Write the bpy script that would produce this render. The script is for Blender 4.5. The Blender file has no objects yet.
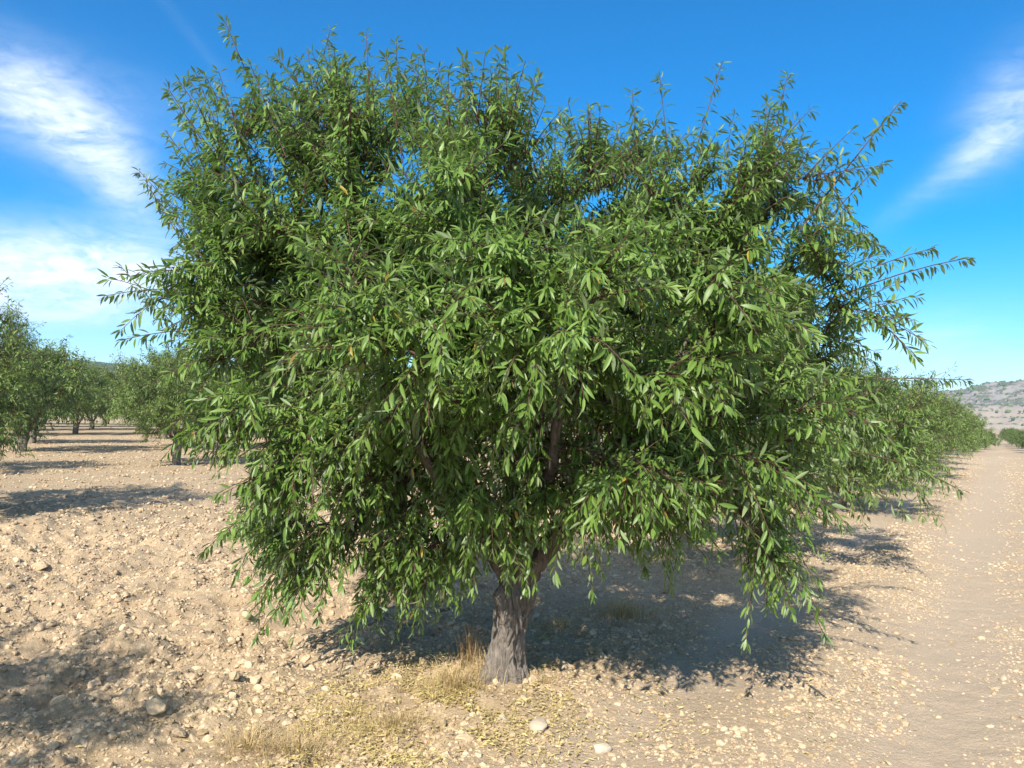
import bpy, math
import numpy as np
from mathutils import Matrix, Vector

scene = bpy.context.scene
COL = scene.collection
R = math.radians
CAM = np.array([0.0, 0.0, 1.6])
FPX = 769.0

# ------------------------------------------------------------------ camera
cam_d = bpy.data.cameras.new('camera')
cam_d.sensor_width = 36.0
cam_d.lens = 36.0 * FPX / 1024.0
cam_d.clip_start = 0.05
cam_d.clip_end = 8000
cam = bpy.data.objects.new('camera', cam_d)
COL.objects.link(cam)
cam.location = CAM
cam.rotation_euler = (R(90 + 2.38), R(-1.25), 0)
scene.camera = cam
CM = np.array(cam.rotation_euler.to_matrix())


def ray(px, py):
    v = np.array([(px - 512) / FPX, (384 - py) / FPX, -1.0])
    return CM @ v


def at(px, py, d):
    """world point seen at a picture position, at distance d along +Y"""
    v = ray(px, py)
    return CAM + v * (d / v[1])


def on_ground(px, py):
    v = ray(px, py)
    return CAM + v * (-CAM[2] / v[2])


# ------------------------------------------------------------------ helpers
def tag(o, label=None, cat=None, group=None, kind=None):
    if label: o['label'] = label
    if cat: o['category'] = cat
    if group: o['group'] = group
    if kind: o['kind'] = kind
    return o


def new_mesh(name, V, faces, mat=None, smooth=True, attrs=None):
    """faces: list of (M,k) index arrays"""
    V = np.asarray(V, np.float32).reshape(-1, 3)
    me = bpy.data.meshes.new(name)
    me.vertices.add(len(V))
    me.vertices.foreach_set('co', V.ravel())
    loops = np.concatenate([np.asarray(f, np.int32).ravel() for f in faces])
    sizes = np.concatenate([np.full(len(f), np.asarray(f).shape[1], np.int32) for f in faces])
    starts = np.concatenate([[0], np.cumsum(sizes)[:-1]]).astype(np.int32)
    me.loops.add(len(loops))
    me.loops.foreach_set('vertex_index', loops)
    me.polygons.add(len(sizes))
    me.polygons.foreach_set('loop_start', starts)
    me.polygons.foreach_set('use_smooth', np.full(len(sizes), smooth, bool))
    me.update(calc_edges=True)
    me.validate()
    for k, a in (attrs or {}).items():
        at_ = me.attributes.new(k, 'FLOAT', 'POINT')
        at_.data.foreach_set('value', np.asarray(a, np.float32))
    if mat: me.materials.append(mat)
    return me


def link(name, me, parent=None):
    o = bpy.data.objects.new(name, me)
    COL.objects.link(o)
    if parent is not None: o.parent = parent
    return o


def empty(name, loc, rz=0.0, sc=1.0):
    o = bpy.data.objects.new(name, None)
    o.empty_display_size = 0.3
    COL.objects.link(o)
    o.location = loc
    o.rotation_euler = (0, 0, rz)
    o.scale = (sc, sc, sc)
    return o


def unit(a):
    return a / np.maximum(np.linalg.norm(a, axis=-1, keepdims=True), 1e-9)


def hash2(ix, iy, seed):
    h = (ix.astype(np.int64) * 374761393 + iy.astype(np.int64) * 668265263 + seed * 974711) & 0xffffffff
    h = ((h ^ (h >> 13)) * 1274126177) & 0xffffffff
    h = (h ^ (h >> 16)) & 0xffffffff
    return h / 4294967295.0


def vnoise(x, y, seed=0):
    x0 = np.floor(x); y0 = np.floor(y)
    fx = x - x0; fy = y - y0
    fx = fx * fx * (3 - 2 * fx); fy = fy * fy * (3 - 2 * fy)
    a = hash2(x0, y0, seed); b = hash2(x0 + 1, y0, seed)
    c = hash2(x0, y0 + 1, seed); d = hash2(x0 + 1, y0 + 1, seed)
    return (a * (1 - fx) + b * fx) * (1 - fy) + (c * (1 - fx) + d * fx) * fy


def fbm(x, y, seed=0, octv=4, gain=0.5):
    s = 0; a = 1; t = 0
    for i in range(octv):
        s = s + a * vnoise(x * 2 ** i + 17.3 * i, y * 2 ** i - 9.1 * i, seed + i); t += a; a *= gain
    return s / t


def sstep(a, b, x):
    t = np.clip((x - a) / (b - a), 0, 1)
    return t * t * (3 - 2 * t)


# ------------------------------------------------------------------ node helpers
def material(name):
    m = bpy.data.materials.new(name)
    m.use_nodes = True
    nt = m.node_tree
    nt.nodes.clear()
    out = nt.nodes.new('ShaderNodeOutputMaterial')
    return m, nt, out


def N(nt, t, **kw):
    n = nt.nodes.new('ShaderNode' + t)
    for k, v in kw.items():
        if k in n.inputs: n.inputs[k].default_value = v
        else: setattr(n, k, v)
    return n


def L(nt, a, b): nt.links.new(a, b)


def ramp(nt, fac, stops, interp='LINEAR'):
    n = nt.nodes.new('ShaderNodeValToRGB')
    n.color_ramp.interpolation = interp
    el = n.color_ramp.elements
    while len(el) < len(stops): el.new(0.5)
    for e, (p, c) in zip(el, stops):
        e.position = p
        e.color = (c[0], c[1], c[2], 1) if len(c) == 3 else c
    if fac is not None: L(nt, fac, n.inputs['Fac'])
    return n


def mixc(nt, fac, a, b, blend='MIX'):
    n = nt.nodes.new('ShaderNodeMix'); n.data_type = 'RGBA'; n.blend_type = blend
    for s, v in ((n.inputs['Factor'], fac), (n.inputs[6], a), (n.inputs[7], b)):
        if hasattr(v, 'links'): L(nt, v, s)
        elif v is not None: s.default_value = v if not isinstance(v, tuple) or len(v) == 4 else (*v, 1)
    return n.outputs[2]


def math_(nt, op, a, b=None, clamp=False):
    n = nt.nodes.new('ShaderNodeMath'); n.operation = op; n.use_clamp = clamp
    for s, v in ((n.inputs[0], a), (n.inputs[1], b)):
        if v is None: continue
        if hasattr(v, 'links'): L(nt, v, s)
        else: s.default_value = v
    return n.outputs[0]


def noise(nt, vec, scale, detail=4, rough=0.55, dist=0.0):
    n = N(nt, 'TexNoise'); n.inputs['Scale'].default_value = scale
    n.inputs['Detail'].default_value = detail; n.inputs['Roughness'].default_value = rough
    n.inputs['Distortion'].default_value = dist
    if vec is not None: L(nt, vec, n.inputs['Vector'])
    return n.outputs['Fac']


# ------------------------------------------------------------------ orchard layout
TREE = np.array([0.0, 4.66])
ROW = np.array([0.535, 0.845])            # the rows and the track run this way
PERP = np.array([-0.845, 0.535])          # to the next row on the left


def rq(x, y):
    dx = x - TREE[0]; dy = y - TREE[1]
    return dx * ROW[0] + dy * ROW[1], -(dx * PERP[0] + dy * PERP[1])   # along the row, to the right of it


def grid_pt(r, p):
    q = TREE + r * ROW + p * PERP
    return q[0], q[1]


def road_mask(x, y):
    r, q = rq(x, y)
    w = 0.25 * (fbm(x * 0.7, y * 0.7, 5, 3) - 0.5)
    q = q + w
    t1 = np.exp(-((q - 0.80) / 0.26) ** 2)
    t2 = np.exp(-((q - 2.25) / 0.42) ** 2)
    return np.clip(t1 * 0.8 + t2, 0, 1), sstep(0.35, 0.8, q) * (1 - sstep(3.0, 3.6, q))


def base_height(x, y):
    r, q = rq(x, y)
    dd = np.hypot(x, y)
    h = 0.10 * (fbm(x * 0.18, y * 0.18, 11, 3) - 0.5) * sstep(1.0, 10.0, np.abs(dd - 4.5))
    h = h + 0.05 * np.exp(-(q ** 2 + r ** 2) / 0.45 ** 2)
    h = h - 1.25 * sstep(42, 85, y) * sstep(8, 30, x)
    return h


def ground_height(x, y):
    r, q = rq(x, y)
    tracks, road = road_mask(x, y)
    field = 1 - road
    d = np.hypot(x, y)
    near = 1 - sstep(14, 40, d)
    rough = field * (0.6 + 0.4 * sstep(-0.9, -1.5, q))
    b1 = np.abs(fbm(x * 3.1, y * 3.1, 21, 3) - 0.5) * 2
    b2 = fbm(x * 7.5, y * 7.5, 31, 3)
    b3 = vnoise(x * 24, y * 24, 41)
    h = base_height(x, y)
    fur = 0.045 * np.sin(q * 7.5 + 2.2 * fbm(x * 0.6, y * 0.6, 77, 2)) * sstep(-1.0, -1.6, q)
    bank = 0.05 * np.exp(-((q + 1.25) / 0.22) ** 2)
    h = h + near * (rough * (0.11 * (b1 - 0.3) + 0.12 * (b2 - 0.5) + 0.02 * (b3 - 0.5) + fur) + bank)
    h = h + near * road * (0.02 * (b2 - 0.5) + 0.006 * (b3 - 0.5)) - 0.04 * tracks * near
    h = h + near * 0.04 * np.exp(-((q - 1.5) / 0.35) ** 2)
    return h


# ------------------------------------------------------------------ materials
def soil_material():
    m, nt, out = material('soil')
    tc = N(nt, 'TexCoord'); v = tc.outputs['Object']
    big = noise(nt, v, 0.45, 4)
    mid = noise(nt, v, 5.0, 6, 0.65)
    fine = noise(nt, v, 34.0, 6, 0.7)
    grit = noise(nt, v, 160.0, 3, 0.7)
    c1 = ramp(nt, mid, [(0.28, (0.30, 0.22, 0.132)), (0.5, (0.42, 0.315, 0.195)), (0.72, (0.50, 0.385, 0.25))]).outputs[0]
    c2 = ramp(nt, fine, [(0.3, (0.24, 0.172, 0.102)), (0.52, (0.43, 0.322, 0.20)), (0.72, (0.57, 0.44, 0.29))]).outputs[0]
    c = mixc(nt, 0.55, c1, c2)
    c = mixc(nt, math_(nt, 'MULTIPLY', ramp(nt, big, [(0.4, (0, 0, 0)), (0.65, (1, 1, 1))]).outputs[0], 0.25), c, (0.40, 0.315, 0.22))
    ra = N(nt, 'Attribute', attribute_name='road').outputs['Fac']
    road = mixc(nt, ramp(nt, grit, [(0.35, (0, 0, 0)), (0.7, (1, 1, 1))]).outputs[0], (0.43, 0.335, 0.235), (0.53, 0.42, 0.305))
    c = mixc(nt, math_(nt, 'MULTIPLY', ra, 0.8), c, road)
    bs = N(nt, 'BsdfPrincipled', Roughness=0.95)
    bs.inputs['Specular IOR Level'].default_value = 0.15
    L(nt, c, bs.inputs['Base Color'])
    hsum = math_(nt, 'ADD', math_(nt, 'MULTIPLY', fine, 0.7), math_(nt, 'MULTIPLY', grit, 0.25))
    bp = N(nt, 'Bump', Strength=0.85, Distance=0.03)
    L(nt, hsum, bp.inputs['Height']); L(nt, bp.outputs[0], bs.inputs['Normal'])
    L(nt, bs.outputs[0], out.inputs['Surface'])
    return m


def clod_material(name, lo, mid, hi):
    m, nt, out = material(name)
    a = N(nt, 'Attribute', attribute_name='rnd').outputs['Fac']
    tc = N(nt, 'TexCoord')
    f = noise(nt, tc.outputs['Object'], 45.0, 5, 0.7)
    s = math_(nt, 'ADD', math_(nt, 'MULTIPLY', a, 0.65), math_(nt, 'MULTIPLY', f, 0.4))
    c = ramp(nt, s, [(0.15, lo), (0.5, mid), (0.92, hi)]).outputs[0]
    bs = N(nt, 'BsdfPrincipled', Roughness=0.95)
    bs.inputs['Specular IOR Level'].default_value = 0.15
    L(nt, c, bs.inputs['Base Color'])
    bp = N(nt, 'Bump', Strength=0.6, Distance=0.01)
    L(nt, f, bp.inputs['Height']); L(nt, bp.outputs[0], bs.inputs['Normal'])
    L(nt, bs.outputs[0], out.inputs['Surface'])
    return m


def leaf_material(name, stops, under, trans=0.28, rough=0.42):
    m, nt, out = material(name)
    a = N(nt, 'Attribute', attribute_name='rnd').outputs['Fac']
    c = ramp(nt, a, stops).outputs[0]
    geo = N(nt, 'NewGeometry')
    cu = mixc(nt, 0.65, c, under)
    cc = mixc(nt, geo.outputs['Backfacing'], c, cu)
    bs = N(nt, 'BsdfPrincipled', Roughness=rough)
    bs.inputs['Specular IOR Level'].default_value = 0.42
    L(nt, cc, bs.inputs['Base Color'])
    tr = N(nt, 'BsdfTranslucent')
    tc_ = mixc(nt, 0.35, c, (0.17, 0.30, 0.04))
    L(nt, tc_, tr.inputs['Color'])
    mx = N(nt, 'MixShader'); mx.inputs[0].default_value = trans
    L(nt, bs.outputs[0], mx.inputs[1]); L(nt, tr.outputs[0], mx.inputs[2])
    L(nt, mx.outputs[0], out.inputs['Surface'])
    return m


def bark_material(name, lo, mid, hi, scale=1.0):
    m, nt, out = material(name)
    tc = N(nt, 'TexCoord')
    mp = N(nt, 'Mapping'); mp.inputs['Scale'].default_value = (scale, scale, scale * 0.28)
    L(nt, tc.outputs['Object'], mp.inputs['Vector'])
    f1 = noise(nt, mp.outputs[0], 38.0, 7, 0.7, 0.6)
    f2 = noise(nt, tc.outputs['Object'], 9.0, 4, 0.6)
    s = math_(nt, 'ADD', math_(nt, 'MULTIPLY', f1, 0.75), math_(nt, 'MULTIPLY', f2, 0.3))
    c = ramp(nt, s, [(0.32, lo), (0.52, mid), (0.72, hi)]).outputs[0]
    bs = N(nt, 'BsdfPrincipled', Roughness=0.9)
    bs.inputs['Specular IOR Level'].default_value = 0.2
    L(nt, c, bs.inputs['Base Color'])
    bp = N(nt, 'Bump', Strength=0.9, Distance=0.02)
    L(nt, f1, bp.inputs['Height']); L(nt, bp.outputs[0], bs.inputs['Normal'])
    L(nt, bs.outputs[0], out.inputs['Surface'])
    return m


def straw_material(name, lo, hi):
    m, nt, out = material(name)
    a = N(nt, 'Attribute', attribute_name='rnd').outputs['Fac']
    c = ramp(nt, a, [(0.0, lo), (1.0, hi)]).outputs[0]
    bs = N(nt, 'BsdfPrincipled', Roughness=0.7)
    L(nt, c, bs.inputs['Base Color'])
    tr = N(nt, 'BsdfTranslucent'); L(nt, c, tr.inputs['Color'])
    mx = N(nt, 'MixShader'); mx.inputs[0].default_value = 0.2
    L(nt, bs.outputs[0], mx.inputs[1]); L(nt, tr.outputs[0], mx.inputs[2])
    L(nt, mx.outputs[0], out.inputs['Surface'])
    return m


M_SOIL = soil_material()
M_CLOD = clod_material('clod', (0.29, 0.212, 0.13), (0.455, 0.343, 0.215), (0.59, 0.462, 0.31))
M_STONE = clod_material('pale_stone', (0.30, 0.24, 0.18), (0.47, 0.39, 0.29), (0.58, 0.49, 0.37))
M_LEAF = leaf_material('almond_leaf', [(0.0, (0.068, 0.132, 0.025)), (0.42, (0.136, 0.238, 0.040)),
                                       (0.80, (0.20, 0.305, 0.070)), (0.96, (0.21, 0.30, 0.09)), (0.975, (0.20, 0.13, 0.05)), (1.0, (0.45, 0.32, 0.05))],
                       (0.29, 0.36, 0.21), 0.36, 0.42)
M_LEAF_FAR = leaf_material('orchard_leaf', [(0.0, (0.090, 0.145, 0.030)), (0.5, (0.150, 0.230, 0.046)),
                                            (1.0, (0.20, 0.275, 0.08))], (0.22, 0.28, 0.16))
M_BARK = bark_material('almond_bark', (0.065, 0.052, 0.042), (0.18, 0.155, 0.13), (0.33, 0.29, 0.25))
M_LIMB = bark_material('limb_bark', (0.035, 0.027, 0.021), (0.11, 0.09, 0.074), (0.23, 0.195, 0.165))
M_TWIG = bark_material('twig_bark', (0.05, 0.03, 0.022), (0.11, 0.065, 0.048), (0.17, 0.11, 0.085), 1.5)
M_STRAW = straw_material('straw', (0.36, 0.25, 0.11), (0.62, 0.48, 0.24))
M_RUST = straw_material('dry_stem', (0.27, 0.17, 0.075), (0.46, 0.32, 0.155))
M_FALLEN = straw_material('fallen_leaf', (0.40, 0.31, 0.11), (0.68, 0.57, 0.25))

# ------------------------------------------------------------------ ground sheet


def axis(lo, a, b, hi, step, growth=1.09):
    mid = list(np.arange(a, b, step))
    out = []
    s, x = step, a
    while x > lo:
        s *= growth; x -= s; out.append(x)
    left = out[::-1]
    out = []
    s, x = step, mid[-1]
    while x < hi:
        s *= growth; x += s; out.append(x)
    return np.array(left + mid + out)


gx = axis(-4000, -6.5, 6.5, 4000, 0.030)
gy = axis(-300, 2.4, 9.5, 5000, 0.026, 1.075)
X, Y = np.meshgrid(gx, gy)
Z = ground_height(X, Y)
nx, ny = len(gx), len(gy)
idx = np.arange(nx * ny).reshape(ny, nx)
quads = np.stack([idx[:-1, :-1], idx[:-1, 1:], idx[1:, 1:], idx[1:, :-1]], -1).reshape(-1, 4)
trk, road = road_mask(X, Y)
me = new_mesh('ground', np.stack([X, Y, Z], -1), [quads], M_SOIL,
              attrs={'road': np.clip(road * 0.45 + trk * 0.75, 0, 1).ravel()})
ground = tag(link('ground', me), 'pale tilled orchard soil with a smooth wheel track on the right', kind='structure')

# ------------------------------------------------------------------ clods and stones
PHI = (1 + 5 ** 0.5) / 2
ICO_V = unit(np.array([[-1, PHI, 0], [1, PHI, 0], [-1, -PHI, 0], [1, -PHI, 0], [0, -1, PHI], [0, 1, PHI],
                       [0, -1, -PHI], [0, 1, -PHI], [PHI, 0, -1], [PHI, 0, 1], [-PHI, 0, -1], [-PHI, 0, 1]], float))
ICO_F = np.array([[0, 11, 5], [0, 5, 1], [0, 1, 7], [0, 7, 10], [0, 10, 11], [1, 5, 9], [5, 11, 4], [11, 10, 2], [10, 7, 6],
                  [7, 1, 8], [3, 9, 4], [3, 4, 2], [3, 2, 6], [3, 6, 8], [3, 8, 9], [4, 9, 5], [2, 4, 11], [6, 2, 10], [8, 6, 7], [9, 8, 1]])


def subdiv(V, F):
    V = list(map(tuple, V)); cache = {}; out = []

    def mid(a, b):
        k = (min(a, b), max(a, b))
        if k not in cache:
            p = unit(np.array(V[a]) + np.array(V[b])); V.append(tuple(p)); cache[k] = len(V) - 1
        return cache[k]
    for a, b, c in F:
        ab, bc, ca = mid(a, b), mid(b, c), mid(c, a)
        out += [[a, ab, ca], [b, bc, ab], [c, ca, bc], [ab, bc, ca]]
    return np.array(V), np.array(out)


ICO2_V, ICO2_F = subdiv(ICO_V, ICO_F)
ICO3_V, ICO3_F = subdiv(ICO2_V, ICO2_F)
ICO4_V, ICO4_F = subdiv(ICO3_V, ICO3_F)


def rand_rot(rng, n):
    q = rng.normal(size=(n, 4)); q /= np.linalg.norm(q, axis=1, keepdims=True)
    w, x, y, z = q.T
    return np.stack([np.stack([1 - 2 * (y * y + z * z), 2 * (x * y - z * w), 2 * (x * z + y * w)], -1),
                     np.stack([2 * (x * y + z * w), 1 - 2 * (x * x + z * z), 2 * (y * z - x * w)], -1),
                     np.stack([2 * (x * z - y * w), 2 * (y * z + x * w), 1 - 2 * (x * x + y * y)], -1)], 1)


def lumps(rng, pos, rad, tv, tf, jit, flat=0.75, cuts=0):
    n = len(pos)
    V = np.broadcast_to(tv[None], (n,) + tv.shape)
    for _ in range(cuts):                 # break flat faces off the lump
        pn = unit(rng.normal(size=(n, 1, 3))); hh = rng.uniform(0.42, 0.85, (n, 1))
        ex = np.maximum(0, (V * pn).sum(-1) - hh)
        V = V - ex[..., None] * pn
    V = V * (1 + rng.normal(0, jit, (n, len(tv), 1)))
    V = V * rng.uniform(0.65, 1.25, (n, 1, 3))
    V = np.einsum('nij,nkj->nki', rand_rot(rng, n), V)
    V[..., 2] *= flat
    V = V * rad[:, None, None] + pos[:, None, :]
    F = (tf[None] + (np.arange(n) * len(tv))[:, None, None]).reshape(-1, 3)
    return V.reshape(-1, 3), F


def field_density(x, y):
    r, q = rq(x, y)
    trk, road = road_mask(x, y)
    f = np.where(q < -1.0, 1.0, 0.75)
    f = f * (1 - road) + road * 0.95
    f = f * (1 - 0.96 * trk) * (0.35 + 1.3 * sstep(0.35, 0.62, fbm(x * 1.6, y * 1.6, 51, 3)))
    f = f + 0.8 * np.exp(-((q + 1.25) / 0.25) ** 2)
    return f


rng = np.random.default_rng(4)


def scatter(n, dmin, dmax, amin, amax, power):
    u = rng.random(n)
    d = (dmin ** power + u * (dmax ** power - dmin ** power)) ** (1 / power)
    a = rng.uniform(R(amin), R(amax), n)
    x = d * np.sin(a); y = d * np.cos(a)
    k = rng.random(n) < field_density(x, y)
    return x[k], y[k]


VV, FF, AA, off = [], [], [], 0
for (n, d0, d1, pw, r0, r1, tv, tf, jit, cuts) in (
        (190000, 2.6, 11, 1.3, 0.0045, 0.016, ICO_V, ICO_F, 0.22, 0),
        (42000, 2.6, 14, 1.45, 0.012, 0.036, ICO2_V, ICO2_F, 0.06, 6),
        (150000, 9, 48, 1.25, 0.011, 0.040, ICO_V, ICO_F, 0.22, 0),
        (420, 2.7, 16, 1.6, 0.034, 0.056, ICO2_V, ICO2_F, 0.05, 8)):
    x, y = scatter(n, d0, d1, -48, 46, pw)
    rad = r0 + (r1 - r0) * rng.random(len(x)) ** (1.9 if r1 == 0.036 else 2.6)
    r_, q_ = rq(x, y)
    rad = np.where((q_ > 0.3) & (q_ < 3.4), rad * 0.72, rad)
    z = ground_height(x, y) - rad * rng.uniform(-0.08, 0.42, len(x))
    v, f = lumps(rng, np.stack([x, y, z], -1), rad, tv, tf, jit, 0.8, cuts)
    VV.append(v); FF.append(f + off); off += len(v)
    AA.append(np.repeat(rng.random(len(x)), len(tv)))
me = new_mesh('soil_clods', np.concatenate(VV), [np.concatenate(FF)], M_CLOD, smooth=False, attrs={'rnd': np.concatenate(AA)})
tag(link('soil_clods', me), 'loose dry clods and gravel strewn over the tilled orchard soil', kind='stuff')

STONES = [
    (540, 727, 0.062, 'whitish rounded stone in front of the big tree trunk, the largest of the pale ones', 'pale'),
    (503, 723, 0.036, 'small white stone left of the larger rounded stone before the trunk', 'pale'),
    (600, 745, 0.052, 'flat pale stone bedded in the dusty strip to the right of the rounded white stone', 'pale'),
    (513, 735, 0.026, 'little tan pebble tucked between the two white stones before the trunk', 'soil'),
    (446, 757, 0.055, 'angular tan stone at the bottom edge below the straw and fallen leaves', 'soil'),
    (155, 718, 0.075, 'long slab-like clod on the shaded bank at lower left', 'soil'),
    (178, 736, 0.050, 'blocky clod lying just below the long slab-like clod on the bank', 'soil'),
    (95, 676, 0.045, 'roundish brown clod standing at the edge of the lower left shadow', 'soil'),
    (101, 702, 0.046, 'rounded clod sitting inside the lower left shadow, near the bank', 'soil'),
    (232, 690, 0.052, 'sharp pointed clod on the sunny crest of the bank', 'soil'),
    (285, 694, 0.045, 'dull brown clod at the right end of the clod bank', 'soil'),
    (38, 566, 0.085, 'dark low clod casting a small shadow on the open tilled field at left', 'soil'),
    (625, 684, 0.040, 'tan stone among yellow leaves beside the right edge of the trunk shadow', 'soil'),
    (566, 668, 0.070, 'smooth earthy hump of a stone right of the trunk base', 'soil'),
    (1003, 676, 0.030, 'flat pale stone on the smooth wheel track at the right edge', 'pale'),
    (849, 665, 0.045, 'tan stone half sunk in the middle of the dirt track', 'soil'),
]
for px, py, r_, lab, kind in STONES:
    g = on_ground(px, py)
    v, f = lumps(rng, np.zeros((1, 3)), np.array([r_]), ICO4_V, ICO4_F, 0.006, 0.72 if kind == 'pale' else 0.58, 3 if kind == 'pale' else 13)
    k = 1 / r_
    wob = np.array([fbm(v[:, 0] * k * 1.4 + s, v[:, 1] * k * 1.4 + v[:, 2] * k * 1.7, 90 + s, 3) for s in (3, 8)])
    hf = fbm(v[:, 0] * k * 4 + 3.3 * v[:, 2] * k, v[:, 1] * k * 4 - 2.1 * v[:, 2] * k, 120, 3) - 0.5
    v = v * (0.80 + 0.30 * wob[0] + 0.16 * wob[1] + (0.08 if kind == 'pale' else 0.30) * hf)[:, None]
    me = new_mesh('stone', v, [f], M_STONE if kind == 'pale' else M_CLOD, smooth=(kind == 'pale'),
                  attrs={'rnd': np.full(len(v), rng.uniform(0.35, 0.8))})
    o = link('stone', me)
    o.location = (g[0], g[1], float(ground_height(g[0:1], g[1:2])[0]) + r_ * 0.22)
    tag(o, lab, 'stone', 'stones lying on the soil')


# ------------------------------------------------------------------ tubes and leaves
def tubes(P, Rd, S, rng=None, cap=True):
    """P (n,K,3) centre lines, Rd (n,K) radii -> vertices and quads"""
    n, K, _ = P.shape
    T = np.gradient(P, axis=1); T = unit(T)
    ref = np.where(np.abs(T[:, :1, 2:3]) > 0.8, np.array([[[1.0, 0, 0]]]), np.array([[[0, 0, 1.0]]]))
    ref = np.broadcast_to(ref, T.shape)
    A = unit(np.cross(T, ref)); B = np.cross(T, A)
    th = np.arange(S) / S * 2 * np.pi
    V = P[:, :, None] + Rd[:, :, None, None] * (np.cos(th)[:, None] * A[:, :, None] + np.sin(th)[:, None] * B[:, :, None])
    i = np.arange(n * K * S).reshape(n, K, S)
    j = np.roll(i, -1, axis=2)
    F = np.stack([i[:, :-1], j[:, :-1], j[:, 1:], i[:, 1:]], -1).reshape(-1, 4)
    return V.reshape(-1, 3), F


def leaves(P, D, Nn, Ln, W, curve, fold, rnd, simple=False):
    D = unit(D); S = unit(np.cross(D, Nn)); Nn = np.cross(S, D)
    n = len(P)
    ts = np.array([0.28, 0.58, 0.84]) if not simple else np.array([0.45])
    ws = np.array([0.86, 0.92, 0.5]) if not simple else np.array([1.0])
    vs = [P]
    for t, w in zip(ts, ws):
        mid = P + D * (Ln * t)[:, None] - Nn * (Ln * curve * t * t)[:, None]
        e = S * (W * 0.5 * w)[:, None]; u = Nn * (W * fold * w)[:, None]
        vs += [mid - e + u, mid, mid + e + u]
    vs.append(P + D * Ln[:, None] - Nn * (Ln * curve)[:, None])
    V = np.stack(vs, 1)
    k = V.shape[1]
    o = (np.arange(n) * k)[:, None]
    tri = [[0, 2, 1], [0, 3, 2]]
    quad = []
    for s in range(len(ts) - 1):
        b = 1 + 3 * s
        quad += [[b, b + 1, b + 4, b + 3], [b + 1, b + 2, b + 5, b + 4]]
    b = 1 + 3 * (len(ts) - 1)
    tri += [[b, b + 1, k - 1], [b + 1, b + 2, k - 1]]
    tri = (np.array(tri)[None] + o[:, None]).reshape(-1, 3)
    fl = [tri]
    if quad: fl.append((np.array(quad)[None] + o[:, None]).reshape(-1, 4))
    return V.reshape(-1, 3), fl, np.repeat(rnd, k)


UP = np.array([0, 0, 1.0])


def ring(a, z, fa, fz, seed):
    # periodic noise round the trunk
    b = (a / (2 * np.pi)) % 1.0
    n1 = vnoise(b * fa, z * fz, seed); n2 = vnoise((b - 1) * fa, z * fz, seed)
    return n1 * (1 - b) + n2 * b


def bez(P0, C, P1, K):
    t = np.linspace(0, 1, K)[None, :, None]
    return P0[:, None] * (1 - t) ** 2 + C[:, None] * 2 * t * (1 - t) + P1[:, None] * t ** 2


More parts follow.
